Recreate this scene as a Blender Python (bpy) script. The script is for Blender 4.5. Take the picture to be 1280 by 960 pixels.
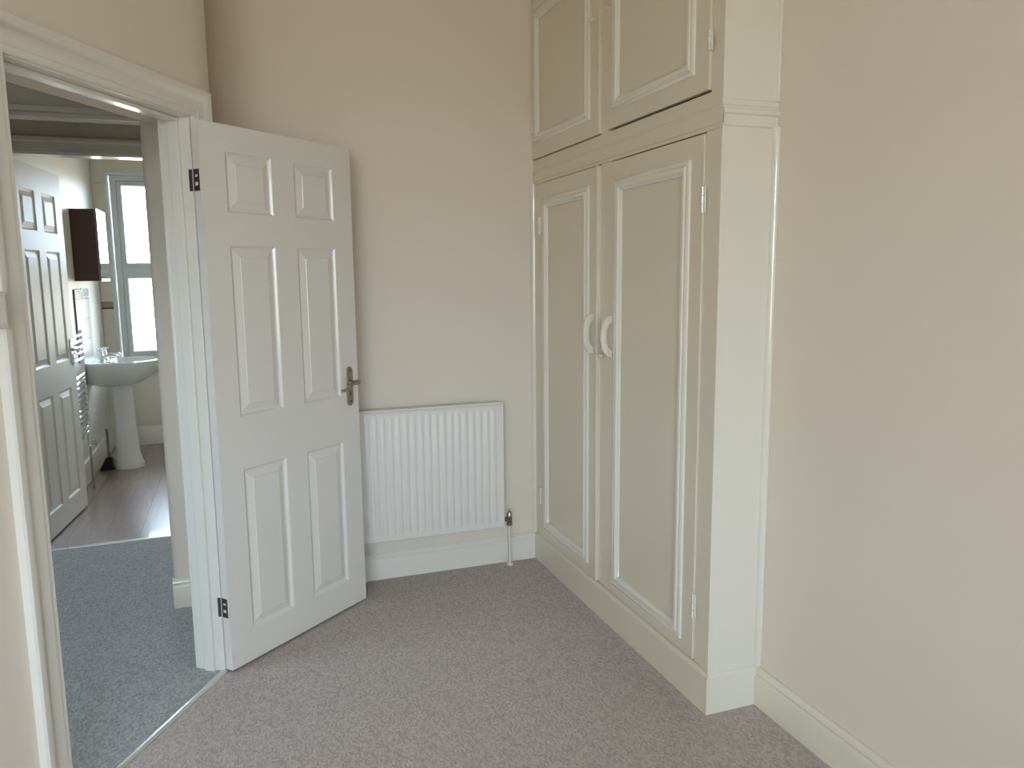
import bpy, bmesh, math, random
from mathutils import Vector, Matrix
random.seed(7)
for o in list(bpy.data.objects): bpy.data.objects.remove(o)
S = bpy.context.scene; C = S.collection

# ---------------------------------------------------------------- camera
yaw, pitch, roll = 0.3436, -0.1407, -0.0103
fw = Vector((math.sin(yaw)*math.cos(pitch), math.cos(yaw)*math.cos(pitch), math.sin(pitch)))
r0 = Vector((math.cos(yaw), -math.sin(yaw), 0)); u0 = r0.cross(fw)
rt = r0*math.cos(roll)+u0*math.sin(roll); up = u0*math.cos(roll)-r0*math.sin(roll)
cam = bpy.data.cameras.new('camera'); co = bpy.data.objects.new('camera', cam); C.objects.link(co)
M = Matrix((rt, up, -fw)).transposed().to_4x4(); M.translation = Vector((-1.407, -3.5932, 1.4586))
co.matrix_world = M; cam.sensor_width = 36; cam.lens = 960.5*36/1280; cam.clip_start = .02
S.camera = co

# ---------------------------------------------------------------- world: overcast daylight
w = bpy.data.worlds.new('overcast'); S.world = w; w.use_nodes = True
nt = w.node_tree; nt.nodes.clear()
tc = nt.nodes.new('ShaderNodeTexCoord'); sp = nt.nodes.new('ShaderNodeSeparateXYZ')
rp = nt.nodes.new('ShaderNodeValToRGB'); bg = nt.nodes.new('ShaderNodeBackground'); wo = nt.nodes.new('ShaderNodeOutputWorld')
nt.links.new(tc.outputs['Generated'], sp.inputs[0]); nt.links.new(sp.outputs['Z'], rp.inputs[0])
nt.links.new(rp.outputs[0], bg.inputs[0]); nt.links.new(bg.outputs[0], wo.inputs[0])
e = rp.color_ramp.elements
e[0].position = 0.0; e[0].color = (.43, .40, .34, 1)
e[1].position = .03; e[1].color = (.71, .86, 1.06, 1)
x = e.new(1.0); x.color = (.73, .87, 1.06, 1)
bg.inputs[1].default_value = 7.0
def portal(loc, rot, sx, sy):
    l = bpy.data.lights.new('window_portal', 'AREA'); l.shape = 'RECTANGLE'; l.size = sx; l.size_y = sy
    l.cycles.is_portal = True
    o = bpy.data.objects.new('window_portal', l); C.objects.link(o); o.location = loc; o.rotation_euler = rot
portal((-2.55, -6.34, 1.625), (math.pi/2, 0, 0), 2.5, 1.95)         # bedroom window behind the camera, faces +y
portal((-1.85, 3.9, 1.52), (-math.pi/2, 0, 0), 1.0, 1.6)       # bathroom window, faces -y
portal((-2.95, -.85, 2.98), (0, 0, 0), .7, .8)                      # unseen rooflight added to light the landing carpet, faces down
S.view_settings.view_transform = 'Standard'; S.view_settings.look = 'None'
S.view_settings.exposure = 1.62; S.view_settings.gamma = 1.0; S.view_settings.use_curve_mapping = False

# ---------------------------------------------------------------- materials
def srgb(r, g, b):
    f = lambda c: ((c/255+.055)/1.055)**2.4 if c > 10 else c/255/12.92
    return (f(r), f(g), f(b), 1)
def mat(name, col, rough=.5, metal=0, bump=0, bscale=200, var=0, vscale=3, spec=.5, coat=0, stretch=None):
    m = bpy.data.materials.new(name); m.use_nodes = True; n = m.node_tree; p = n.nodes['Principled BSDF']
    p.inputs['Base Color'].default_value = col; p.inputs['Roughness'].default_value = rough
    p.inputs['Metallic'].default_value = metal; p.inputs['Specular IOR Level'].default_value = spec
    if coat: p.inputs['Coat Weight'].default_value = coat; p.inputs['Coat Roughness'].default_value = .06
    t = n.nodes.new('ShaderNodeTexCoord'); mp = n.nodes.new('ShaderNodeMapping'); n.links.new(t.outputs['Object'], mp.inputs[0])
    if stretch: mp.inputs['Scale'].default_value = stretch
    if var:
        z = n.nodes.new('ShaderNodeTexNoise'); z.inputs['Scale'].default_value = vscale; z.inputs['Detail'].default_value = 4
        n.links.new(mp.outputs[0], z.inputs['Vector'])
        mx = n.nodes.new('ShaderNodeMix'); mx.data_type = 'RGBA'
        a = tuple(min(1, c*(1+var)) for c in col[:3])+(1,); b = tuple(c*(1-var) for c in col[:3])+(1,)
        mx.inputs[6].default_value = b; mx.inputs[7].default_value = a
        n.links.new(z.outputs[0], mx.inputs[0]); n.links.new(mx.outputs[2], p.inputs['Base Color'])
    if bump:
        z = n.nodes.new('ShaderNodeTexNoise'); z.inputs['Scale'].default_value = bscale; z.inputs['Detail'].default_value = 3
        n.links.new(mp.outputs[0], z.inputs['Vector'])
        bp = n.nodes.new('ShaderNodeBump'); bp.inputs['Strength'].default_value = bump; bp.inputs['Distance'].default_value = .002
        n.links.new(z.outputs[0], bp.inputs['Height']); n.links.new(bp.outputs[0], p.inputs['Normal'])
    return m
def carpet(name, c1, c2, c3):
    m = bpy.data.materials.new(name); m.use_nodes = True; n = m.node_tree; p = n.nodes['Principled BSDF']
    p.inputs['Roughness'].default_value = 1; p.inputs['Specular IOR Level'].default_value = .05
    p.inputs['Sheen Weight'].default_value = .15
    t = n.nodes.new('ShaderNodeTexCoord')
    mp = n.nodes.new('ShaderNodeMapping'); mp.inputs['Rotation'].default_value[2] = .06; n.links.new(t.outputs['Object'], mp.inputs[0])
    # loop pile: rows of small cells
    mp2 = n.nodes.new('ShaderNodeMapping'); mp2.inputs['Scale'].default_value = (150, 95, 1); n.links.new(mp.outputs[0], mp2.inputs[0])
    vo = n.nodes.new('ShaderNodeTexVoronoi'); vo.inputs['Scale'].default_value = 1; vo.inputs['Randomness'].default_value = .35
    n.links.new(mp2.outputs[0], vo.inputs['Vector'])
    sx = n.nodes.new('ShaderNodeSeparateColor'); n.links.new(vo.outputs['Color'], sx.inputs[0])
    rp = n.nodes.new('ShaderNodeValToRGB'); el = rp.color_ramp.elements
    el[0].position = 0; el[0].color = c1; el[1].position = 1; el[1].color = c3; k = el.new(.5); k.color = c2
    n.links.new(sx.outputs[0], rp.inputs[0])
    z = n.nodes.new('ShaderNodeTexNoise'); z.inputs['Scale'].default_value = 26; z.inputs['Detail'].default_value = 7; z.inputs['Roughness'].default_value = .7
    n.links.new(mp.outputs[0], z.inputs['Vector'])
    mx = n.nodes.new('ShaderNodeMix'); mx.data_type = 'RGBA'; mx.blend_type = 'MULTIPLY'; mx.inputs[0].default_value = 1
    r2 = n.nodes.new('ShaderNodeValToRGB'); r2.color_ramp.elements[0].position = .3; r2.color_ramp.elements[0].color = (.86, .85, .845, 1)
    r2.color_ramp.elements[1].position = .7; r2.color_ramp.elements[1].color = (1, 1, 1, 1)
    n.links.new(z.outputs[0], r2.inputs[0]); n.links.new(rp.outputs[0], mx.inputs[6]); n.links.new(r2.outputs[0], mx.inputs[7])
    n.links.new(mx.outputs[2], p.inputs['Base Color'])
    bp = n.nodes.new('ShaderNodeBump'); bp.inputs['Strength'].default_value = .6; bp.inputs['Distance'].default_value = .003; bp.invert = True
    n.links.new(vo.outputs['Distance'], bp.inputs['Height']); n.links.new(bp.outputs[0], p.inputs['Normal'])
    return m
def glass(name):
    m = bpy.data.materials.new(name); m.use_nodes = True; n = m.node_tree; n.nodes.remove(n.nodes['Principled BSDF'])
    a = n.nodes.new('ShaderNodeBsdfTransparent'); a.inputs[0].default_value = (.95, .97, .97, 1)
    b = n.nodes.new('ShaderNodeBsdfGlossy'); b.inputs['Roughness'].default_value = .02
    f = n.nodes.new('ShaderNodeFresnel'); f.inputs[0].default_value = 1.45; x = n.nodes.new('ShaderNodeMixShader')
    n.links.new(f.outputs[0], x.inputs[0]); n.links.new(a.outputs[0], x.inputs[1]); n.links.new(b.outputs[0], x.inputs[2])
    n.links.new(x.outputs[0], n.nodes['Material Output'].inputs[0]); return m

WALLC = srgb(235, 222, 204)
m_wall = mat('magnolia_emulsion', WALLC, .9, bump=.12, bscale=260, var=.012, vscale=2, spec=.2)
m_bath = mat('pale_bathroom_paint', srgb(224, 221, 209), .45, bump=.1, bscale=200)
m_ceil = mat('white_ceiling_paint', srgb(235, 232, 224), .95, spec=.2)
m_gloss = mat('white_gloss_paint', srgb(234, 229, 217), .28, bump=.12, bscale=60, coat=.35, var=.01)
m_door = mat('white_satin_door_paint', srgb(234, 229, 221), .22, bump=.08, bscale=110, coat=.3, stretch=(1, 1, .12))
m_ward = mat('cream_wardrobe_paint', srgb(230, 218, 194), .30, bump=.12, bscale=45, coat=.3, var=.015)
m_wmould = mat('cream_white_moulding_paint', srgb(235, 229, 213), .16, bump=.10, bscale=80, coat=.8)
m_bdoor = mat('white_bathroom_door_paint', srgb(228, 226, 216), .42, bump=.2, bscale=110, stretch=(1, 1, .12))
m_skirt = mat('cream_gloss_skirting_paint', srgb(234, 225, 205), .26, bump=.08, bscale=60, coat=.4)
m_rad = mat('white_radiator_enamel', srgb(235, 230, 220), .35)
m_carp = carpet('beige_loop_carpet', srgb(179, 166, 159), srgb(196, 184, 176), srgb(208, 197, 190))
m_carph = carpet('cool_lit_landing_carpet', srgb(156, 156, 152), srgb(173, 174, 171), srgb(190, 190, 187))  # bedroom carpet turned greyer: cool landing light is put into the colour
m_chrome = mat('chrome', (.8, .82, .85, 1), .08, 1)
m_nickel = mat('satin_nickel', (.42, .38, .32, 1), .33, 1)
m_steel = mat('dark_hinge_steel', (.16, .14, .15, 1), .4, .9)
m_alu = mat('aluminium_strip', (.72, .70, .66, 1), .28, 1)
m_plastic = mat('white_plastic', srgb(233, 231, 225), .3)
m_shade = mat('cupboard_shade_black', (.02, .016, .014, 1), .95)  # near-black base colour stands in for the shade in the closed cupboard
m_brass = mat('tarnished_brass', (.32, .25, .16, 1), .35, 1)
m_black = mat('black_plastic', (.012, .012, .014, 1), .4)
m_grey = mat('grey_handle_plastic', (.15, .17, .19, 1), .4)
m_wenge = mat('dark_brown_cabinet_veneer', srgb(72, 48, 44), .45, var=.2, vscale=14, stretch=(1, 1, .1))
m_mirror = mat('mirror_glass', (.9, .93, .93, 1), .01, 1)
m_ceram = mat('white_ceramic', srgb(238, 240, 236), .08, coat=.5)
m_tile = mat('cream_tile', srgb(232, 224, 206), .35, var=.02, vscale=6)
m_grout = mat('pale_grout', srgb(232, 228, 216), .9)
m_border = mat('beige_border_tile', srgb(190, 172, 130), .3, var=.12, vscale=40)
m_bdark = mat('dark_border_line', srgb(92, 78, 62), .3)
m_stile = mat('white_relief_tile', srgb(214, 220, 222), .2, bump=.3, bscale=60)
m_upvc = mat('white_window_plastic', srgb(222, 229, 230), .3)
m_glass = glass('window_glass')
m_lam = mat('brown_laminate', srgb(150, 130, 120), .27, var=.22, vscale=5, stretch=(9, .9, 1), coat=.25)
m_wear = mat('chipped_paint_wood', srgb(120, 105, 90), .8)

# ---------------------------------------------------------------- mesh helpers
def fin(bm, ang=32):
    bmesh.ops.recalc_face_normals(bm, faces=bm.faces)
    for f in bm.faces: f.smooth = True
    for ed in bm.edges:
        if len(ed.link_faces) == 2 and ed.calc_face_angle(0) > math.radians(ang): ed.smooth = False
def obj(name, bm, m, parent=None, loc=None, bevel=0, label=None, kind=None, ang=32):
    if loc is not None: bmesh.ops.translate(bm, verts=bm.verts, vec=-Vector(loc))
    fin(bm, ang); me = bpy.data.meshes.new(name); bm.to_mesh(me); bm.free(); me.materials.append(m)
    o = bpy.data.objects.new(name, me); C.objects.link(o)
    if loc is not None: o.location = loc
    if parent is not None:
        o.parent = parent
        # children are authored in world space: undo the parent's transform
        o.matrix_parent_inverse = parent_world(parent).inverted()
    if bevel:
        b = o.modifiers.new('bevel', 'BEVEL'); b.width = bevel; b.segments = 2; b.limit_method = 'ANGLE'; b.angle_limit = math.radians(40)
    if label: o['label'] = label
    if kind: o['kind'] = kind
    return o
def parent_world(p):
    m = p.matrix_basis.copy()
    return (parent_world(p.parent) @ p.matrix_parent_inverse @ m) if p.parent else m
def struct(name, bm, m, parent=None, **k):
    return obj(name, bm, m, parent, kind='structure', **k)
def thing(name, label, cat, loc, kind=None):
    o = bpy.data.objects.new(name, None); C.objects.link(o); o.location = loc; o.empty_display_size = .1
    o['label'] = label; o['category'] = cat
    if kind: o['kind'] = kind
    return o
class F:                                   # a local frame: origin + axes
    def __init__(s, o, x, y, z): s.o, s.x, s.y, s.z = Vector(o), Vector(x), Vector(y), Vector(z)
    def __call__(s, a, b, c): return s.o+s.x*a+s.y*b+s.z*c
W = F((0,0,0),(1,0,0),(0,1,0),(0,0,1))
def box(bm, x0, x1, y0, y1, z0, z1, f=W):
    v = [bm.verts.new(f(x, y, z)) for z in (z0, z1) for x, y in ((x0,y0),(x1,y0),(x1,y1),(x0,y1))]
    for q in ((0,3,2,1),(4,5,6,7),(0,1,5,4),(1,2,6,5),(2,3,7,6),(3,0,4,7)): bm.faces.new([v[i] for i in q])
    return v
def B(*a, **k):
    bm = bmesh.new(); box(bm, *a, **k); return bm
def prism(bm, pts, z0, z1, f=W):
    lo = [bm.verts.new(f(x, y, z0)) for x, y in pts]; hi = [bm.verts.new(f(x, y, z1)) for x, y in pts]
    n = len(pts); bm.faces.new(lo[::-1]); bm.faces.new(hi)
    for i in range(n): bm.faces.new((lo[i], lo[(i+1)%n], hi[(i+1)%n], hi[i]))
def skin(bm, loops, closed=True, cap0=False, cap1=False):
    L = [[bm.verts.new(p) for p in l] for l in loops]
    for a, b in zip(L, L[1:]):
        n = len(a)
        for i in range(n if closed else n-1): bm.faces.new((a[i], a[(i+1)%n], b[(i+1)%n], b[i]))
    if cap0: bm.faces.new(L[0][::-1])
    if cap1: bm.faces.new(L[-1])
def ring(bm, f, x0, x1, y0, y1, prof, cap=False):      # f.x,f.y plane, f.z out; prof [(inset, height)]
    skin(bm, [[f(a, b, h) for a, b in ((x0+u, y0+u), (x1-u, y0+u), (x1-u, y1-u), (x0+u, y1-u))] for u, h in prof], cap1=cap)
def extr(bm, prof, p0, p1, a, b, ends=True):           # sweep profile (u,v)->a*u+b*v from p0 to p1
    p0, p1, a, b = map(Vector, (p0, p1, a, b))
    skin(bm, [[p+a*u+b*v for u, v in prof] for p in (p0, p1)], cap0=ends, cap1=ends)
def tube(bm, pts, r, n=12, caps=True):
    pts = [Vector(p) for p in pts]; rs = r if isinstance(r, (list, tuple)) else [r]*len(pts)
    loops = []; t = (pts[1]-pts[0]).normalized(); a = t.orthogonal().normalized()
    for i, p in enumerate(pts):
        t = ((pts[min(i+1, len(pts)-1)]-pts[max(i-1, 0)])).normalized()
        a = (a-t*a.dot(t)).normalized(); b = t.cross(a)
        loops.append([p+(a*math.cos(2*math.pi*k/n)+b*math.sin(2*math.pi*k/n))*rs[i] for k in range(n)])
    skin(bm, loops, cap0=caps, cap1=caps)
def T(*a, **k):
    bm = bmesh.new(); tube(bm, *a, **k); return bm

CEIL = 2.85
# ---------------------------------------------------------------- doorway wall frame (splayed wall on the left)
th = math.radians(30.5)
DX, DY = -math.sin(th), -math.cos(th); NX, NY = math.cos(th), -math.sin(th)
P = (-1.518, -.682, 0)
D = F(P, (DX, DY, 0), (NX, NY, 0), (0, 0, 1))           # D(s along wall, off towards bedroom, z)
def dxy(s, o): v = D(s, o, 0); return (v.x, v.y)

# ---------------------------------------------------------------- structure
bm = bmesh.new(); prism(bm, [(.35, .02), (-1.46, .02), dxy(-.135, 0), dxy(4.75, 0), (dxy(4.75, 0)[0], -6.35), (.35, -6.35)], -.05, 0)
floor = struct('floor', bm, m_carp)
bm = bmesh.new(); prism(bm, [(-1.46, .02), (-1.46, 1.05), (-4.45, 1.05), (-4.45, -4.75), dxy(4.75, 0), dxy(-.135, 0)], -.05, 0)
struct('floor', bm, m_carph, label='landing carpet beyond the doorway, cool daylight painted into its grey')
bm = bmesh.new()
for a in ((-4.5, -3.3, -6.45, 4.0), (-2.6, .4, -6.45, 4.0), (-3.3, -2.6, -6.45, -1.25), (-3.3, -2.6, -.45, 4.0)): box(bm, *a, CEIL, CEIL+.08)
for a in ((-3.33, -3.3, -1.28, -.42), (-2.6, -2.57, -1.28, -.42), (-3.3, -2.6, -1.28, -1.25), (-3.3, -2.6, -.45, -.42)): box(bm, *a, CEIL+.08, CEIL+.16)  # curb round the opening of the added rooflight
struct('ceiling', bm, m_ceil)
# bathroom laminate, one object per plank
bf = struct('floor', B(-2.6, -.8, 1.05, 3.95, -.05, -.009), m_wear, label='brown laminate bathroom floor')
bm = bmesh.new(); box(bm, 0, .187, 0, 1.2, -.008, 0); fin(bm); pm = bpy.data.meshes.new('plank'); bm.to_mesh(pm); bm.free(); pm.materials.append(m_lam)
for i in range(9):
    y = 1.05-[0, .45, .8, .2, .6][i % 5]
    while y < 3.9:
        y0 = max(y, 1.05); y1 = min(y+1.199, 3.9)
        if y1-y0 > .03:
            o = bpy.data.objects.new('plank', pm); C.objects.link(o); o.parent = bf
            o.location = (-2.56+i*.188, y0, 0); o.scale = (1, (y1-y0)/1.2, 1)
        y += 1.2
struct('wall_back', B(-1.73, .5, 0, .12, 0, CEIL), m_wall)
# rounded left end of the wall that faces the landing
bm = bmesh.new(); rr = .03
pts = [(-1.66, 0), (-1.66, .12), (-1.76, .12), (-1.76, rr)]+[(-1.76+rr-rr*math.cos(a), rr-rr*math.sin(a)) for a in [math.radians(k*15) for k in range(1, 7)]]
bpy.data.objects.remove(bpy.data.objects['wall_back'])
bm = bmesh.new()
prism(bm, [(.5, 0), (.5, .12), (-1.735, .12), (-1.735, rr)]+[(-1.735+rr-rr*math.cos(a), rr-rr*math.sin(a)) for a in [math.radians(k*15) for k in range(1, 7)]], 0, CEIL)
struct('wall_back', bm, m_wall)
bm = bmesh.new(); prism(bm, [(-1.7, .12), (-1.58, .12), (-1.58, 1.05), (-1.7, 1.05)], 0, CEIL); struct('wall_landing_right', bm, m_wall)
struct('wall_right', B(.2, .35, -6.45, 0, 0, CEIL), m_wall)
# rear wall (behind the camera) with its window opening, z .8..2.4
bm = bmesh.new()
for a in ((-4.1, -3.8, 0, CEIL), (-1.3, .2, 0, CEIL), (-3.8, -1.3, 0, .65), (-3.8, -1.3, 2.6, CEIL)): box(bm, a[0], a[1], -6.45, -6.3, a[2], a[3])
struct('wall_front', bm, m_wall)
# splayed wall with the doorway
bm = bmesh.new()
c0 = dxy(-.135, 0)
prism(bm, [dxy(-.03, 0), c0, (-1.462, 0), (-1.66, 0), dxy(-.10, -.19), dxy(-.05, -.115), dxy(-.03, -.112)], 0, CEIL)
prism(bm, [dxy(.787, 0), dxy(4.75, 0), dxy(4.75, -.19), dxy(.787, -.19)], 0, CEIL)
prism(bm, [dxy(-.03, 0), dxy(.787, 0), dxy(.787, -.108), dxy(-.03, -.108)], 2.03, CEIL)
prism(bm, [dxy(-.03, -.108), dxy(.787, -.108), dxy(.787, -.19), dxy(-.10, -.19), dxy(-.05, -.115)], 1.998, CEIL)
struct('wall_left', bm, m_wall)
ex = dxy(4.75, 0); struct('wall_left', B(ex[0]-.19, ex[0], -6.45, ex[1], 0, CEIL), m_wall)
bm = bmesh.new(); box(bm, -4.55, ex[0]-.15, -4.85, -4.75, 0, CEIL); struct('wall_landing_front', bm, m_wall)
# landing outer walls
bm = bmesh.new()
box(bm, -4.55, -4.4, -4.85, 1.2, 0, CEIL)
struct('wall_landing_left', bm, m_wall)
# wall between landing and bathroom
bm = bmesh.new()
for a in ((-4.4, -2.49, 0, CEIL), (-1.66, -.8, 0, CEIL), (-2.49, -1.66, 2.12, CEIL)): box(bm, a[0], a[1], 1.05, 1.15, a[2], a[3])
struct('wall_bathroom_front', bm, m_wall)
struct('wall_bathroom_left', B(-2.6, -2.485, 1.15, 3.95, 0, CEIL), m_bath)
struct('wall_bathroom_right', B(-.85, -.7, 1.15, 3.95, 0, CEIL), m_bath)
bm = bmesh.new()
WX0, WX1, WZ0, WZ1 = -2.385, -1.30, .72, 2.36
for a in ((-2.5, WX0, 0, CEIL), (WX1, -.8, 0, CEIL), (WX0, WX1, 0, WZ0), (WX0, WX1, WZ1, CEIL)): box(bm, a[0], a[1], 3.838, 4.0, a[2], a[3])
wb = struct('wall_bathroom_back', bm, m_grout)
# tiles on the window wall
rows = [(.262, .66), (.664, 1.205), (1.27, 1.46), (1.464, 1.862), (1.866, 2.262), (2.266, 2.66), (2.664, CEIL), (.0, .258)]
for z0, z1 in rows:
    xs = [-2.484, WX0, -1.9, WX1, -.86] if z1 <= WZ0 or z0 >= WZ1 else None
    segs = [(-2.484, -2.02), (-2.016, -1.42), (-1.416, -.86)] if (z1 <= WZ0 or z0 >= WZ1) else [(-2.484, WX0), (WX1, -.86)]
    if z0 < WZ1 < z1: 
        obj('tile', B(WX0, WX1, 3.83, 3.838, WZ1, z1), m_tile, wb)
    for a, b in segs: obj('tile', B(a, b, 3.83, 3.838, z0, z1), m_tile, wb, bevel=.001)
for a, b in ((-2.484, WX0), (WX1, -.86)):
    obj('border_tile', B(a, b, 3.828, 3.838, 1.222, 1.268), m_border, wb, label='beige ribbed border tile')
    for z in (1.232, 1.246, 1.260): obj('bead', T([(a, 3.828, z), (b, 3.828, z)], .004, 8), m_border, wb)
    obj('border_line', B(a, b, 3.824, 3.838, 1.207, 1.22), m_bdark, wb, label='dark brown border line')
# beam with white trim across the landing
struct('wall_landing_beam', B(-4.4, -1.7, .50, .59, 2.185, CEIL), m_wall)
bm = bmesh.new(); box(bm, -4.4, -1.7, .482, .50, 2.207, 2.234); box(bm, -4.4, -1.7, .490, .50, 2.184, 2.207)
struct('trim_1', bm, m_gloss, bevel=.003, label='white boxed beam trim across the landing')

# ---- baseboards
sk = [(0, 0), (.018, 0), (.018, .098), (.0165, .102), (.0135, .105), (.0135, .110), (.016, .114), (.015, .121), (.010, .128), (.006, .131), (.006, .136), (0, .136)]
bm = bmesh.new(); extr(bm, sk, (-1.45, 0, 0), (-.0085, 0, 0), (0, -1, 0), (0, 0, 1)); struct('baseboard_back', bm, m_gloss)
bm = bmesh.new(); extr(bm, sk, (.2, -1.566, 0), (.2, -6.3, 0), (-1, 0, 0), (0, 0, 1)); struct('baseboard_right', bm, m_skirt)
bm = bmesh.new(); extr(bm, sk, D(.868, 0, 0), D(4.7, 0, 0), (NX, NY, 0), (0, 0, 1)); struct('baseboard_left', bm, m_gloss)
bm = bmesh.new(); extr(bm, sk, (-3.9, -6.3, 0), (.18, -6.3, 0), (0, 1, 0), (0, 0, 1)); struct('baseboard_front', bm, m_gloss)
bm = bmesh.new(); extr(bm, [(u*.9, v) for u, v in sk], (-1.738, 0, 0), (-1.64, 0, 0), (0, -1, 0), (0, 0, 1)); struct('baseboard_landing', bm, m_skirt)
bk = [(0, 0), (.016, 0), (.016, .145), (.010, .16), (0, .165)]
bm = bmesh.new(); extr(bm, bk, (-2.469, 3.83, 0), (-.86, 3.83, 0), (0, -1, 0), (0, 0, 1)); struct('baseboard_bathroom_back', bm, m_gloss)
bm = bmesh.new(); extr(bm, bk, (-2.485, 1.95, 0), (-2.485, 3.83, 0), (1, 0, 0), (0, 0, 1)); struct('baseboard_bathroom_left', bm, m_gloss)

# ---- doorway trim: lining, stop, architraves
bm = bmesh.new()
box(bm, -.03, 0, -.11, 0, 0, 2.03, f=D); box(bm, .757, .787, -.11, 0, 0, 2.03, f=D); box(bm, 0, .757, -.11, 0, 2.0, 2.03, f=D)
struct('trim_2', bm, m_gloss, bevel=.0015, label='white door lining of the bedroom doorway')
bm = bmesh.new()
box(bm, 0, .013, -.078, -.038, 0, 2.0, f=D); box(bm, .744, .757, -.078, -.038, 0, 2.0, f=D); box(bm, .013, .744, -.078, -.038, 1.987, 2.0, f=D)
struct('trim_3', bm, m_gloss, bevel=.003, label='white door stop bead')
# architrave profile: u = 0 at the inner edge -> .098 outer, h = proud
ap = [(0, 0), (0, .009), (.004, .013), (.012, .014), (.018, .013), (.020, .016), (.030, .017), (.052, .015), (.060, .017), (.066, .023), (.076, .027), (.090, .027), (.096, .022), (.096, 0)]
def architrave(name, f, s0, s1, ztop, sgn, m, k=1, label=None):
    bm = bmesh.new(); loops = []
    for (sx, zz) in ((-1, 0), (-1, 1), (1, 1), (1, 0)):
        base = s0 if sx < 0 else s1
        loops.append([f(base+sx*u*k, sgn*h+(0 if sgn > 0 else -.11), 0 if zz == 0 else ztop+u*k) for u, h in ap])
    skin(bm, loops, closed=True, cap0=True, cap1=True)
    return struct(name, bm, m, label=label)
architrave('trim_4', D, -.010, .767, 2.004, 1, m_gloss, label='white moulded architrave round the bedroom doorway')
bm = bmesh.new()
for s_ in (-.030, .757): box(bm, s_+.002 if s_ < 0 else s_, s_+.030 if s_ < 0 else s_+.028, -.122, -.11, 0, 1.998, f=D)
struct('trim_5', bm, m_gloss, bevel=.003, label='rounded landing edge of the door lining')
# paint chips down the near jamb edge
bm = bmesh.new()
for z, h in ((1.24, .010), (.93, .012), (.52, .008), (.33, .006)): box(bm, .7562, .7575, -.012, -.003, z, z+h, f=D)
struct('trim_6', bm, m_wear, label='small bare chips in the near jamb paint')
# bathroom doorway trim
Bf = F((0, 1.05, 0), (1, 0, 0), (0, -1, 0), (0, 0, 1))
bm = bmesh.new(); box(bm, -2.49, -2.47, 1.05, 1.15, 0, 2.12); box(bm, -1.68, -1.66, 1.05, 1.15, 0, 2.12); box(bm, -2.47, -1.68, 1.05, 1.15, 2.098, 2.12)
struct('trim_7', bm, m_gloss, label='white lining of the bathroom doorway')
bm = bmesh.new(); loops = []
for (sx, zz) in ((-1, 0), (-1, 1), (1, 1), (1, 0)):
    loops.append([Bf((-2.475 if sx < 0 else -1.675)+sx*u*.85, h, 0 if zz == 0 else 2.105+u*.85) for u, h in ap])
skin(bm, loops, cap0=True, cap1=True)
struct('trim_8', bm, m_gloss, label='white architrave round the bathroom doorway')
# metal threshold strips
st = [(-.017, 0), (-.014, .004), (-.006, .007), (.006, .007), (.014, .004), (.017, 0)]
bm = bmesh.new(); extr(bm, st, D(.0, .0, 0), D(.757, 0, 0), (NX, NY, 0), (0, 0, 1)); struct('trim_9', bm, m_alu, label='polished metal carpet threshold strip in the bedroom doorway')
bm = bmesh.new(); extr(bm, [(u*.8, v) for u, v in st], (-2.47, 1.05, 0), (-1.68, 1.05, 0), (0, 1, 0), (0, 0, 1)); struct('trim_10', bm, m_alu, label='thin metal threshold strip in the bathroom doorway')

# ---------------------------------------------------------------- doors
def panel_door(name, f, wd, z0, z1, cols, rws, t, m, label):
    """f.x across from the hinge, f.y out of the visible face, f.z up"""
    bm = bmesh.new()
    xs = [0, cols[0][0], cols[0][1], cols[1][0], cols[1][1], wd]
    for a, b in ((xs[0], xs[1]), (xs[2], xs[3]), (xs[4], xs[5])): box(bm, a, b, -t, 0, z0, z1, f=f)
    zs = [z0]+[v for r in rws for v in r]+[z1]
    for k in range(0, len(zs), 2):
        for c in cols: box(bm, c[0], c[1], -t, 0, zs[k], zs[k+1], f=f)
    bmesh.ops.remove_doubles(bm, verts=bm.verts, dist=.0002)
    o = bpy.data.objects.new(name, None); C.objects.link(o); o.location = f(0, -t, 0); o['kind'] = 'structure'; o['label'] = label
    obj('leaf', bm, m, o)
    pr = [(0, 0), (.003, -.0015), (.006, -.005), (.010, -.0085), (.014, -.0095), (.017, -.0095), (.043, -.0025), (.0445, -.0005)]
    g = F(f.o, f.x, f.z, f.y)
    for r in rws:
        for c in cols:
            bm = bmesh.new(); ring(bm, g, c[0], c[1], r[0], r[1], pr, cap=True)
            h = F(f(0, -t, 0), f.x, f.z, -f.y); ring(bm, h, c[0], c[1], r[0], r[1], pr, cap=True)
            obj('panel', bm, m, o, ang=9)
    return o
da = .8712
A = F((-1.4916, -.7109, 0), (math.sin(da), math.cos(da), 0), (math.cos(da), -math.sin(da), 0), (0, 0, 1))
d1 = panel_door('door_1', A, .748, .010, 1.990, [(.105, .318), (.428, .641)], [(.132, .757), (.952, 1.575), (1.686, 1.90)], .035, m_door,
                'white six panel bedroom door standing open against the back wall')
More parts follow.
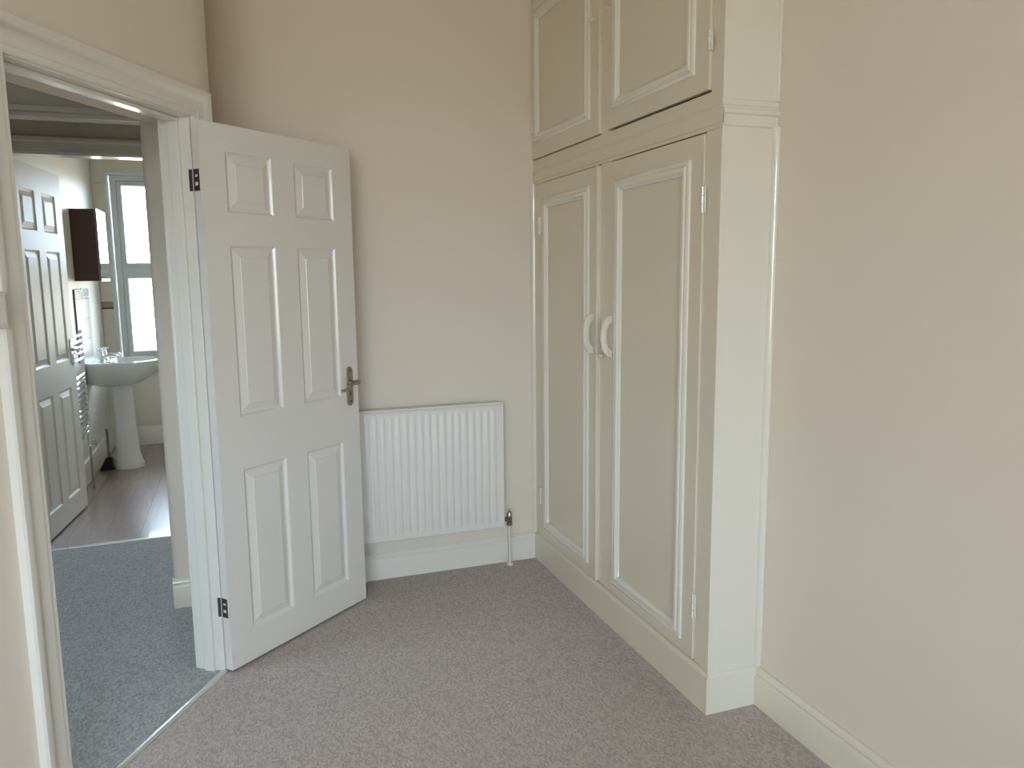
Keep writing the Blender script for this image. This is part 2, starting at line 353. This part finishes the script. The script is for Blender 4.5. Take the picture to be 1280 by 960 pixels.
def handle(f, x, z, par, side, m):
    """lever on a long backplate; side +1 = visible face"""
    yb = 0 if side > 0 else -.035
    bm = bmesh.new(); n = 10; w2, h2 = .019, .085
    pts = [(x+w2*math.cos(a), z+h2-w2+w2*math.sin(a)) for a in [math.pi*k/n for k in range(n+1)]]+[(x-w2*math.cos(a), z-h2+w2-w2*math.sin(a)) for a in [math.pi*k/n for k in range(n+1)]]
    skin(bm, [[f(a+(x-a)*q, yb+side*y, b+(z-b)*q*.3) for a, b in pts] for y, q in ((0, 0), (.004, 0), (.006, .12))], cap1=True)
    hp = obj('door_handle', bm, m, par, label='satin metal lever handle on long backplate')
    zl = z+.016
    bm = T([f(x, yb+side*.004, zl), f(x, yb+side*.016, zl)], [.014, .011], 14); tube(bm, [f(x, yb+side*.012, zl), f(x, yb+side*.050, zl)], .0085, 12)
    pl = []
    for k in range(9):
        q = k/8; pl.append(f(x+.006-.108*q, yb+side*.05, zl+.004*math.cos(q*3.1)-.016*q+.006*math.sin(q*6.3)))
    tube(bm, pl, [.0095, .009, .008, .0075, .0075, .007, .007, .0072, .006], 10)
    obj('lever', bm, m, hp)
    bm = bmesh.new()
    for dz in (.066, -.066): tube(bm, [f(x, yb+side*.005, z+dz), f(x, yb+side*.0075, z+dz)], .004, 10)
    obj('screw', bm, m_steel, hp)
    bm = B(x-.0025, x+.0025, yb+side*.0045, yb+side*.0066, z-.04, z-.022, f=f); obj('keyhole', bm, m_black, hp)
handle(A, .692, .992, d1, 1, m_nickel); handle(A, .692, .992, d1, -1, m_nickel)
# latch plate in the free edge
obj('latch_plate', B(.748, .7495, -.029, -.007, .93, 1.06, f=A), m_nickel, d1, label='metal latch plate')
def hinge(z0, z1, par):
    h = bmesh.new()
    # leaf on the frame, leaf on the door edge
    box(h, 0, .0015, -.013, -.001, z0, z1, f=D)
    o = obj('hinge', h, m_steel, par, label='dark steel butt hinge')
    for a, b in ((z0, z0+.018), (z0+.030, z0+.047), (z1-.018, z1)):
        obj('hinge_leaf', B(-.0014, 0, -.034, -.012, a, b, f=A), m_steel, o)
    obj('hinge_leaf', B(-.0016, 0, -.013, -.006, z0, z1, f=A), m_steel, o)
    obj('hinge_pin', T([D(-.002, .008, z0), D(-.002, .008, z1)], .0045, 10), m_steel, o)
hinge(1.755, 1.828, d1); hinge(.215, .288, d1)

# bathroom door
ba = math.radians(6.0)
Bd = F((-2.462, 1.10, 0), (math.sin(ba), math.cos(ba), 0), (math.cos(ba), -math.sin(ba), 0), (0, 0, 1))
d2 = panel_door('door_2', Bd, .80, .010, 2.09, [(.115, .345), (.455, .685)], [(.145, .80), (.97, 1.625), (1.73, 1.955)], .035, m_bdoor,
                'white six panel bathroom door opened inwards')
obj('hinge', T([Bd(-.003, -.035, .2), Bd(-.003, -.035, .28)], .005), m_steel, d2)
obj('hinge', T([Bd(-.003, -.035, 1.76), Bd(-.003, -.035, 1.84)], .005), m_steel, d2)
handle(Bd, .745, 1.01, d2, 1, m_chrome)

# ---------------------------------------------------------------- windows
def window(name, x0, x1, yc, z0, z1, zt, label, sgn=1, mull=None):
    o = bpy.data.objects.new(name, None); C.objects.link(o); o.location = ((x0+x1)/2, yc, z0); o['kind'] = 'structure'; o['label'] = label
    f = F((0, yc, 0), (1, 0, 0), (0, 0, 1), (0, -sgn, 0))
    bm = bmesh.new(); ring(bm, f, x0, x1, z0, z1, [(0, -.04), (0, .035), (.004, .038), (.045, .038), (.05, .02), (.05, -.04)])
    xs = [x0+.05]+(mull or [])+[x1-.05]
    obj('window_frame', bm, m_upvc, o)
    obj('transom', B(x0+.05, x1-.05, yc-.035, yc+.035, zt-.03, zt+.03), m_upvc, o, bevel=.004)
    for q in (mull or []): obj('mullion', B(q-.03, q+.03, yc-.034, yc+.034, z0+.05, z1-.05), m_upvc, o, bevel=.004)
    for i in range(len(xs)-1):
        a = xs[i]+(.03 if i else 0); b = xs[i+1]-(.03 if i < len(xs)-2 else 0)
        for c, d in ((z0+.05, zt-.03), (zt+.03, z1-.05)):
            s = bmesh.new(); k = .038 if c > zt or 1 else .02
            ring(s, f, a, b, c, d, [(0, -.02), (0, .028), (.006, .030), (k-.008, .030), (k, .018), (k, -.02), (0, -.02)])
            sh = obj('sash', s, m_upvc, o)
            obj('pane', B(a+k, b-k, yc-.004, yc+.004, c+k, d-k), m_glass, sh)
    return o
window('window_1', -3.8, -1.3, -6.38, .65, 2.6, 2.05, 'white bedroom window behind the viewpoint', -1, [-2.97, -2.13])
bm = B(-3.85, -1.25, -6.32, -6.22, .615, .65); struct('trim_11', bm, m_gloss, bevel=.006, label='bedroom window sill')
window('window_2', -2.352, WX1-.02, 3.90, .745, 2.335, 1.53, 'white bathroom window, upper part divided by a transom')
bm = bmesh.new()
f2 = F((0, 3.83, 0), (1, 0, 0), (0, 0, 1), (0, -1, 0)); ring(bm, f2, WX0-.006, WX1+.006, WZ0-.006, WZ1+.006, [(0, 0), (0, .006), (.018, .006), (.03, -.002), (.034, -.10)])
struct('trim_12', bm, m_upvc, label='white lining bead round the bathroom window')
struct('trim_13', B(WX0-.03, WX1+.03, 3.76, 3.86, .655, .715), m_gloss, bevel=.008, label='white bathroom window sill')
f3 = F((0, 0, CEIL+.16), (1, 0, 0), (0, 1, 0), (0, 0, 1)); bm = bmesh.new(); ring(bm, f3, -3.33, -2.57, -1.28, -.42, [(0, 0), (0, .04), (.06, .04), (.06, 0), (0, 0)])  # rooflight frame, added so light falls on the landing from above
w3 = struct('added_rooflight', bm, m_upvc, label='unseen rooflight added to light the landing'); obj('pane', B(-3.275, -2.625, -1.225, -.475, CEIL+.172, CEIL+.18), m_glass, w3)

# ---------------------------------------------------------------- fitted wardrobe
WL = -1.558
wt = thing('fitted_wardrobe', 'tall cream painted built-in wardrobe with four panelled doors in the alcove', 'wardrobe', (.1, WL/2, 0))
bm = bmesh.new()      # face frame
def fr(y0, y1, z0, z1): box(bm, 0, .022, -y1, -y0, z0, z1)
TOP = CEIL-.001; UT = 2.74
fr(.0, .106, .1485-.0, 1.892); fr(.748, .837, .1485, 1.892); fr(1.477, 1.5575, .1485, 1.892)
fr(0, 1.5575, .0, .1455)
fr(0, 1.5575, 1.893, 2.006)
fr(0, .008, 2.006, UT+.004); fr(.748, .809, 2.006, UT+.004); fr(1.498, 1.5575, 2.006, UT+.004); fr(0, 1.5575, UT+.004, TOP)
obj('frame', bm, m_ward, wt)
obj('inside', B(.10, .11, WL+.03, -.002, .01, TOP-.01), m_shade, wt, label='near-black sheet standing in for shade behind the door gaps')  # dark sheet put in so the gaps round the doors look shaded
obj('side_panel', B(.0006, .1995, WL, WL+.02, 0, TOP), m_wmould, wt)
bm = bmesh.new(); extr(bm, [(0, 0), (.009, 0), (.009, .128), (.004, .136), (0, .138)], (0, 0, 0), (0, WL-.009, 0), (-1, 0, 0), (0, 0, 1)); obj('plinth', bm, m_ward, wt)
bm = bmesh.new(); extr(bm, [(0, 0), (.009, 0), (.009, .128), (.004, .136), (0, .138)], (0, WL, 0), (.199, WL, 0), (0, -1, 0), (0, 0, 1)); obj('plinth', bm, m_wmould, wt)
# band moulding: strong on the side, thin along the front
bp = [(0, 1.897), (.006, 1.899), (.006, 1.930), (.013, 1.934), (.015, 1.940), (.013, 1.946), (.009, 1.949), (.009, 1.955), (.004, 1.960), (.004, 1.974), (0, 1.978)]
bm = bmesh.new(); extr(bm, bp, (-.004, WL, 0), (.199, WL, 0), (0, -1, 0), (0, 0, 1)); obj('band_moulding', bm, m_wmould, wt)
bm = bmesh.new(); extr(bm, [(0, 1.905), (.003, 1.907), (.003, 1.948), (.005, 1.951), (.005, 1.957), (0, 1.96)], (0, -.002, 0), (0, WL-.006, 0), (-1, 0, 0), (0, 0, 1)); obj('band_moulding', bm, m_ward, wt)
# quadrants in the corners
q = [(0, 0)]+[(.017*math.cos(a), .017*math.sin(a)) for a in [math.radians(15*k) for k in range(7)]]
bm = bmesh.new(); extr(bm, q, (.1995, WL, .138), (.1995, WL, 1.90), (-1, 0, 0), (0, -1, 0)); obj('corner_bead', bm, m_wmould, wt)
bm = bmesh.new(); extr(bm, q, (0, -.001, .138), (0, -.001, 1.897), (-1, 0, 0), (0, -1, 0)); obj('corner_bead', bm, m_wmould, wt)
bm = bmesh.new(); extr(bm, [(u*.45, v*.45) for u, v in q], (.1995, WL, 1.978), (.1995, WL, TOP), (-1, 0, 0), (0, -1, 0)); obj('corner_bead', bm, m_wmould, wt)
G = F((0, 0, 0), (0, -1, 0), (0, 0, 1), (-1, 0, 0))        # a = -y, b = z, c = out of the front
mp = [(0, 0), (.001, .005), (.005, .009), (.011, .0105), (.015, .0085), (.018, .0085), (.022, .0125), (.029, .014), (.036, .012), (.040, .006), (.046, .003), (.048, -.004)]
def wdoor(y0, y1, z0, z1, r, proud, tilt=0):
    o0, o1, q0, q1 = r
    bm = bmesh.new(); k = .046
    box(bm, y0, o0+k, z0, z1, -.012, proud, f=G); box(bm, o1-k, y1, z0, z1, -.012, proud, f=G)
    box(bm, o0+k, o1-k, z0, q0+k, -.012, proud, f=G); box(bm, o0+k, o1-k, q1-k, z1, -.012, proud, f=G)
    d = obj('door', bm, m_ward, wt, bevel=.0012)
    obj('panel', B(o0+k-.004, o1-k+.004, q0+k-.004, q1-k+.004, -.010, proud-.005, f=G), m_ward, d)
    bm = bmesh.new(); g = F(G(0, 0, proud), G.x, G.y, G.z); ring(bm, g, o0, o1, q0, q1, mp)
    obj('moulding', bm, m_wmould, d)
    return d
dl = wdoor(.109, .745, .1535, 1.888, (.150, .655, .200, 1.818), .009)
dr = wdoor(.840, 1.474, .1535, 1.887, (.886, 1.405, .195, 1.818), .007)
ul = wdoor(.011, .745, 2.010, UT, (.045, .655, 2.078, 2.68), .008)
ur = wdoor(.812, 1.495, 2.013, UT, (.858, 1.418, 2.072, 2.68), .009)
obj('meeting_bead', B(.728, .745, .1535, 1.888, .009, .018, f=G), m_ward, dl, bevel=.002)
obj('meeting_bead', B(.735, .745, 2.010, UT, .008, .014, f=G), m_ward, ul, bevel=.002)
def bow(d, y, zc, p):
    # D shaped strap pull standing off the door face
    n = 18; hh = .082; out = .048; loops = []
    for k in range(n+1):
        a = math.pi*k/n; ca, sa = math.cos(a), math.sin(a)
        ro = (hh*ca, p+out*sa**.75 if 0 < k < n else p); ri = ((hh-.026)*ca*.93, p+(out-.024)*sa**.75 if 0 < k < n else p)
        loops.append([G(y-.009, zc+ro[0], ro[1]), G(y+.009, zc+ro[0], ro[1]), G(y+.009, zc+ri[0], ri[1]), G(y-.009, zc+ri[0], ri[1])])
    b = bmesh.new(); skin(b, loops, cap0=True, cap1=True); obj('handle', b, m_wmould, d, bevel=.003)
bow(dl, .697, 1.215, .009); bow(dr, .858, 1.215, .007)
def whinge(d, y, z0, z1, p):
    o = obj('hinge', B(y-.010, y+.012, z0, z1, p-.002, p+.003, f=G), m_wmould, d, bevel=.001)
    zz = z0
    for k in range(3):
        h = (z1-z0)/3; obj_t = T([G(y, z0+h*k+.001, p+.004), G(y, z0+h*(k+1)-.001, p+.004)], .0045, 10)
        if k == 0: bmk = obj_t
        else:
            me = bpy.data.meshes.new('t'); obj_t.to_mesh(me); bmk.from_mesh(me); obj_t.free()
    return bmk
for d, y, z0, z1, p in ((dr, 1.478, 1.645, 1.727, .007), (dr, 1.478, .305, .391, .007), (dl, .104, 1.650, 1.732, .009), (dl, .104, .315, .40, .009), (ur, 1.498, 2.125, 2.185, .009), (ur, 1.498, 2.58, 2.64, .009), (ul, .012, 2.13, 2.19, .008)):
    b = whinge(d, y, z0, z1, p); obj('hinge_pin', b, m_wmould, d)
# small catch below the handles, and turn buttons on the upper doors
b = B(.742, .775, 1.122, 1.134, .004, .017, f=G); tube(b, [G(.752, 1.128, .015), G(.752, 1.128, .024)], .005, 10); tube(b, [G(.748, 1.142, .01), G(.758, 1.142, .02)], .004, 8)
obj('catch', b, m_ward, dl, label='paint-clogged catch between the lower doors')
for d, y, z, p in ((ul, .700, 2.452, .008), (ur, .834, 2.452, .009)):
    b = T([G(y, z, p), G(y, z, p+.008), G(y, z, p+.012), G(y, z, p+.02), G(y, z, p+.022)], [.006, .005, .010, .010, .006], 14); obj('knob', b, m_ward, d, label='small cream painted knob')

# ---------------------------------------------------------------- radiator
rx0, rx1, rz0, rz1, ry = -1.17, -.202, .214, .838, -.090
rad = thing('radiator', 'white ribbed panel radiator on the back wall behind the open door', 'radiator', ((rx0+rx1)/2, -.06, rz0))
bm = bmesh.new(); nf = 25; m0 = .030; pitch_ = (rx1-rx0-2*m0)/nf; xs = []
def fl(t):   # flute section: raised flat, narrow groove
    t = t % 1; return .0 if t < .09 or t > .91 else (.0065 if .24 < t < .76 else .0065*((t-.09)/.15 if t < .5 else (.91-t)/.15))
cols_ = [rx0, rx0+m0]
for i in range(nf):
    for t in (.09, .24, .76, .91): cols_.append(rx0+m0+pitch_*(i+t))
cols_ += [rx1-m0, rx1]
zs = [rz0, rz0+.028, rz0+.045, rz1-.05, rz1-.033, rz1-.012]
def dep(x, z):
    if x <= rx0+m0 or x >= rx1-m0 or z < rz0+.03 or z > rz1-.035: return 0
    return fl((x-rx0-m0)/pitch_+1e-6) if 1 else 0
grid = [[bm.verts.new((x, ry+.0055-dep(x, z)+0, z)) for x in cols_] for z in zs]
for a, b in zip(grid, grid[1:]):
    for i in range(len(cols_)-1): bm.faces.new((a[i], a[i+1], b[i+1], b[i]))
obj('front_panel', bm, m_rad, rad)
bm = bmesh.new(); extr(bm, [(0, 0), (-.004, .001), (-.0055, .004), (-.004, .008), (0, .012), (.004, .013), (.004, .019), (.052, .019), (.052, 0)], (rx0-.003, ry+.0055, rz1-.014), (rx1+.003, ry+.0055, rz1-.014), (0, 1, 0), (0, 0, 1)); obj('top_cover', bm, m_rad, rad)
for a, b in ((rx1-.001, rx1+.004), (rx0-.004, rx0+.001)): obj('side_cover', B(a, b, ry+.0045, ry+.055, rz0+.002, rz1), m_rad, rad, bevel=.001)
bm = bmesh.new(); extr(bm, [(0, 0), (.003, -.004), (.012, -.004), (.015, 0)], (rx0, ry+.0045, rz0), (rx1, ry+.0045, rz0), (0, 1, 0), (0, 0, 1)); obj('bottom_seam', bm, m_rad, rad)
obj('back_panel', B(rx0+.005, rx1-.005, ry+.04, ry+.052, rz0+.01, rz1-.01), m_rad, rad)
for x in (rx0+.12, rx1-.12): obj('bracket', B(x-.015, x+.015, ry+.052, -.002, rz0+.05, rz1-.05), m_rad, rad)
px = rx1+.037; py = -.062
v = T([(rx1+.0, py, rz0+.028), (px, py, rz0+.028)], .008, 12); tube(v, [(rx1+.006, py, rz0+.028), (rx1+.018, py, rz0+.028)], .013, 6)
tube(v, [(px, py, rz0+.004), (px, py, rz0+.012), (px, py, rz0+.04)], [.010, .013, .013], 12); tube(v, [(px, py, rz0-.006), (px, py, rz0+.010)], .0145, 6)
va = obj('valve', v, m_brass, rad, label='tarnished brass lockshield valve')
v = T([(px, py, rz0+.036), (px, py, rz0+.058), (px, py, rz0+.066)], [.012, .0105, .006], 12); tube(v, [(px, py, rz0+.06), (px, py, rz0+.083)], .002, 8); obj('valve_cap', v, m_nickel, va)
obj('pipe', T([(px, py, rz0-.002), (px, py, .006)], .0075, 12), m_skirt, rad, label='cream painted pipe down to the carpet')
obj('pipe_collar', T([(px, py, .0), (px, py, .010), (px, py, .012)], [.016, .016, .010], 14), m_skirt, rad)

# ---------------------------------------------------------------- light switch
sw = thing('light_switch', 'white plastic light switch box on the wall left of the bedroom doorway', 'switch', D(.925, 0, 1.345))
s0, s1, q0, q1 = .8635, .9515, 1.344, 1.432
g = F(D(0, 0, 0), D.x, D.z, D.y); bm = bmesh.new()
ring(bm, g, s0, s1, q0, q1, [(0, 0), (0, .034), (.0005, .040), (.004, .045), (.009, .048), (.013, .0485)], cap=True); obj('plate', bm, m_plastic, sw)
bm = bmesh.new(); ring(bm, g, (s0+s1)/2-.011, (s0+s1)/2+.011, 1.376, 1.400, [(0, .048), (0, .051), (.002, .053)], cap=True); obj('rocker', bm, m_plastic, sw, label='white rocker')
for s in (s0+.014, s1-.014): obj('screw', T([D(s, .048, 1.388), D(s, .0502, 1.388)], .0035, 12), m_chrome, sw)

# ---------------------------------------------------------------- bathroom things
BX = -2.485
cb = thing('mirror_cabinet', 'dark brown bathroom cabinet with mirror front on the left bathroom wall', 'cabinet', (BX, 2.93, 1.445))
obj('carcass', B(BX+.0005, -2.325, 2.745, 3.14, 1.447, 1.962), m_wenge, cb, bevel=.001)
obj('mirror', B(-2.325, -2.309, 2.743, 3.142, 1.445, 1.964), m_mirror, cb, bevel=.001, label='mirrored front')
# tiled splashback with relief border
sb = thing('splashback', 'pale relief-bordered tile splashback above the basin, below the mirror cabinet', 'splashback', (BX, 2.93, .86))
obj('edge_strip', B(BX+.0005, BX+.012, 2.634, 2.640, .86, 1.39), m_grey, sb, label='dark edge strip')
for i in range(2):
    for k in range(3): obj('tile', B(BX+.0005, BX+.009, 2.642+i*.285, 2.642+i*.285+.282, .862+k*.151, .862+k*.151+.148), m_stile, sb, bevel=.001)
for k, z in enumerate((1.32, 1.337, 1.354, 1.371, 1.386)):
    obj('relief_bead', T([(BX+.006, 2.642+.0563*j, z+.004*math.sin(j*1.9+k)) for j in range(11)], .0055, 8), m_stile, sb)
obj('border_tile', B(BX+.0005, BX+.006, 2.642, 3.209, 1.315, 1.39), m_stile, sb)

def se(cx, cy, a0, a1, b, z, n=36, e=2.0, eb=4.5):     # outline, forward half-axis a1 (+x), backward a0
    pts = []
    for k in range(n):
        t = 2*math.pi*k/n; c, s = math.cos(t), math.sin(t); ex = e if c > 0 else eb
        ax = a1 if c > 0 else a0
        pts.append(Vector((cx+ax*math.copysign(abs(c)**(2/ex), c), cy+b*math.copysign(abs(s)**(2/ex), s), z)))
    return pts
by = 2.965; bs = thing('wash_basin', 'white ceramic pedestal wash basin with chrome taps by the bathroom window', 'basin', (-2.25, by, 0))
bm = bmesh.new(); bx = -2.235; bb = bx-BX-.001
lo = [se(bx, by, .10, .085, .11, .655), se(bx, by, .18, .10, .15, .660), se(bx, by, bb, .135, .18, .680), se(bx, by, bb, .185, .215, .712), se(bx, by, bb, .228, .24, .75), se(bx, by, bb, .255, .262, .79), se(bx, by, bb, .268, .272, .822), se(bx, by, bb, .268, .272, .838), se(bx, by, bb, .262, .268, .844)]
ic = bx+.055
lo += [se(ic, by, .150, .195, .232, .846, eb=2.6), se(ic, by, .143, .187, .224, .840, eb=2.6), se(ic, by, .130, .165, .205, .79, eb=2.4), se(ic, by, .10, .12, .15, .735, eb=2.2), se(ic, by, .05, .05, .06, .712, eb=2), se(ic, by, .018, .018, .018, .708, eb=2)]
skin(bm, lo, cap0=True, cap1=True); obj('bowl', bm, m_ceram, bs)
obj('waste', T([(ic, by, .707), (ic, by, .711)], .02, 16), m_chrome, bs, label='chrome waste')
bm = bmesh.new(); pc = -2.262
skin(bm, [se(pc+.0, by, .095, .118, .095, 0, eb=2), se(pc, by, .095, .118, .095, .038, eb=2), se(pc, by, .088, .108, .088, .052, eb=2), se(pc, by, .080, .092, .080, .12, eb=2), se(pc, by, .070, .072, .072, .40, eb=2), se(pc, by, .070, .070, .075, .60, eb=2), se(pc, by, .078, .072, .085, .665, eb=2)], cap0=True, cap1=True)
obj('pedestal', bm, m_ceram, bs)
for yy in (by-.085, by+.085):
    tx = -2.375; v = T([(tx, yy, .842), (tx, yy, .850), (tx, yy, .856), (tx, yy, .885), (tx, yy, .895), (tx, yy, .925)], [.024, .024, .017, .016, .013, .010], 14)
    tube(v, [(tx, yy, .868), (tx+.05, yy, .888), (tx+.095, yy, .886), (tx+.112, yy, .870)], [.013, .012, .011, .010], 12)
    tp = obj('tap', v, m_chrome, bs, label='chrome pillar tap')
    v = T([(tx, yy, .920), (tx, yy, .932), (tx, yy, .942), (tx, yy, .946)], [.010, .013, .011, .004], 12)
    for k in range(4):
        a = math.pi/2*k+.4; tube(v, [(tx, yy, .932), (tx+.028*math.cos(a), yy+.028*math.sin(a), .936)], [.005, .0065], 8)
    obj('tap_handle', v, m_chrome, tp)

# towel rail
tr = thing('towel_rail', 'chrome ladder towel rail on the bathroom wall beside the open bathroom door', 'towel rail', (-2.42, 2.15, .01))
ux = -2.42; ya, yb = 1.985, 2.385
for y in (ya, yb): obj('upright', T([(ux, y, .35), (ux, y, 1.118)], .013, 14), m_chrome, tr)
zr = [1.09, 1.05, 1.01, .97, .93, .82, .785, .75, .71, .675, .64, .60, .565, .53, .495, .455, .42]
for z in zr:
    obj('rung', T([(ux+.013-.0*k, ya+(yb-ya)*k/6, z) if 0 < k < 6 else (ux, ya+(yb-ya)*k/6, z) for k in range(7)], .0095, 10), m_chrome, tr)
for y in (ya, yb):
    for z in (1.02, .47): obj('bracket', T([(BX, y, z), (ux, y, z)], [.017, .008], 12), m_chrome, tr)
v = T([(ux, yb, .35), (ux, yb, .30)], [.011, .014], 12); tube(v, [(ux, yb, .325), (ux+.045, yb, .325)], [.012, .014], 12); obj('valve', v, m_chrome, tr)
obj('pipe', T([(ux, yb, .30), (ux, yb, .0)], .0075, 10), m_nickel, tr)
obj('pipe', T([(ux, ya, .35), (ux, ya, .0)], .0075, 10), m_nickel, tr)

# brush
br = thing('floor_brush', 'black brush with upright grey handle on the bathroom floor by the pedestal', 'brush', (-2.41, 2.93, 0))
bm = bmesh.new()
skin(bm, [[Vector((x, y, z)) for x, y in ((x0, 2.90), (x1, 2.90), (x1, 2.96), (x0, 2.96))] for x0, x1, z in ((-2.455, -2.358, 0), (-2.452, -2.358, .012), (-2.415, -2.362, .088), (-2.402, -2.372, .100))], cap0=True, cap1=True); obj('brush_head', bm, m_black, br, bevel=.003)
obj('handle', T([(-2.388, 2.93, .095), (-2.388, 2.93, .125), (-2.390, 2.93, .14), (-2.391, 2.93, .315), (-2.391, 2.93, .32)], [.014, .014, .010, .011, .007], 12), m_grey, br, label='grey upright handle')
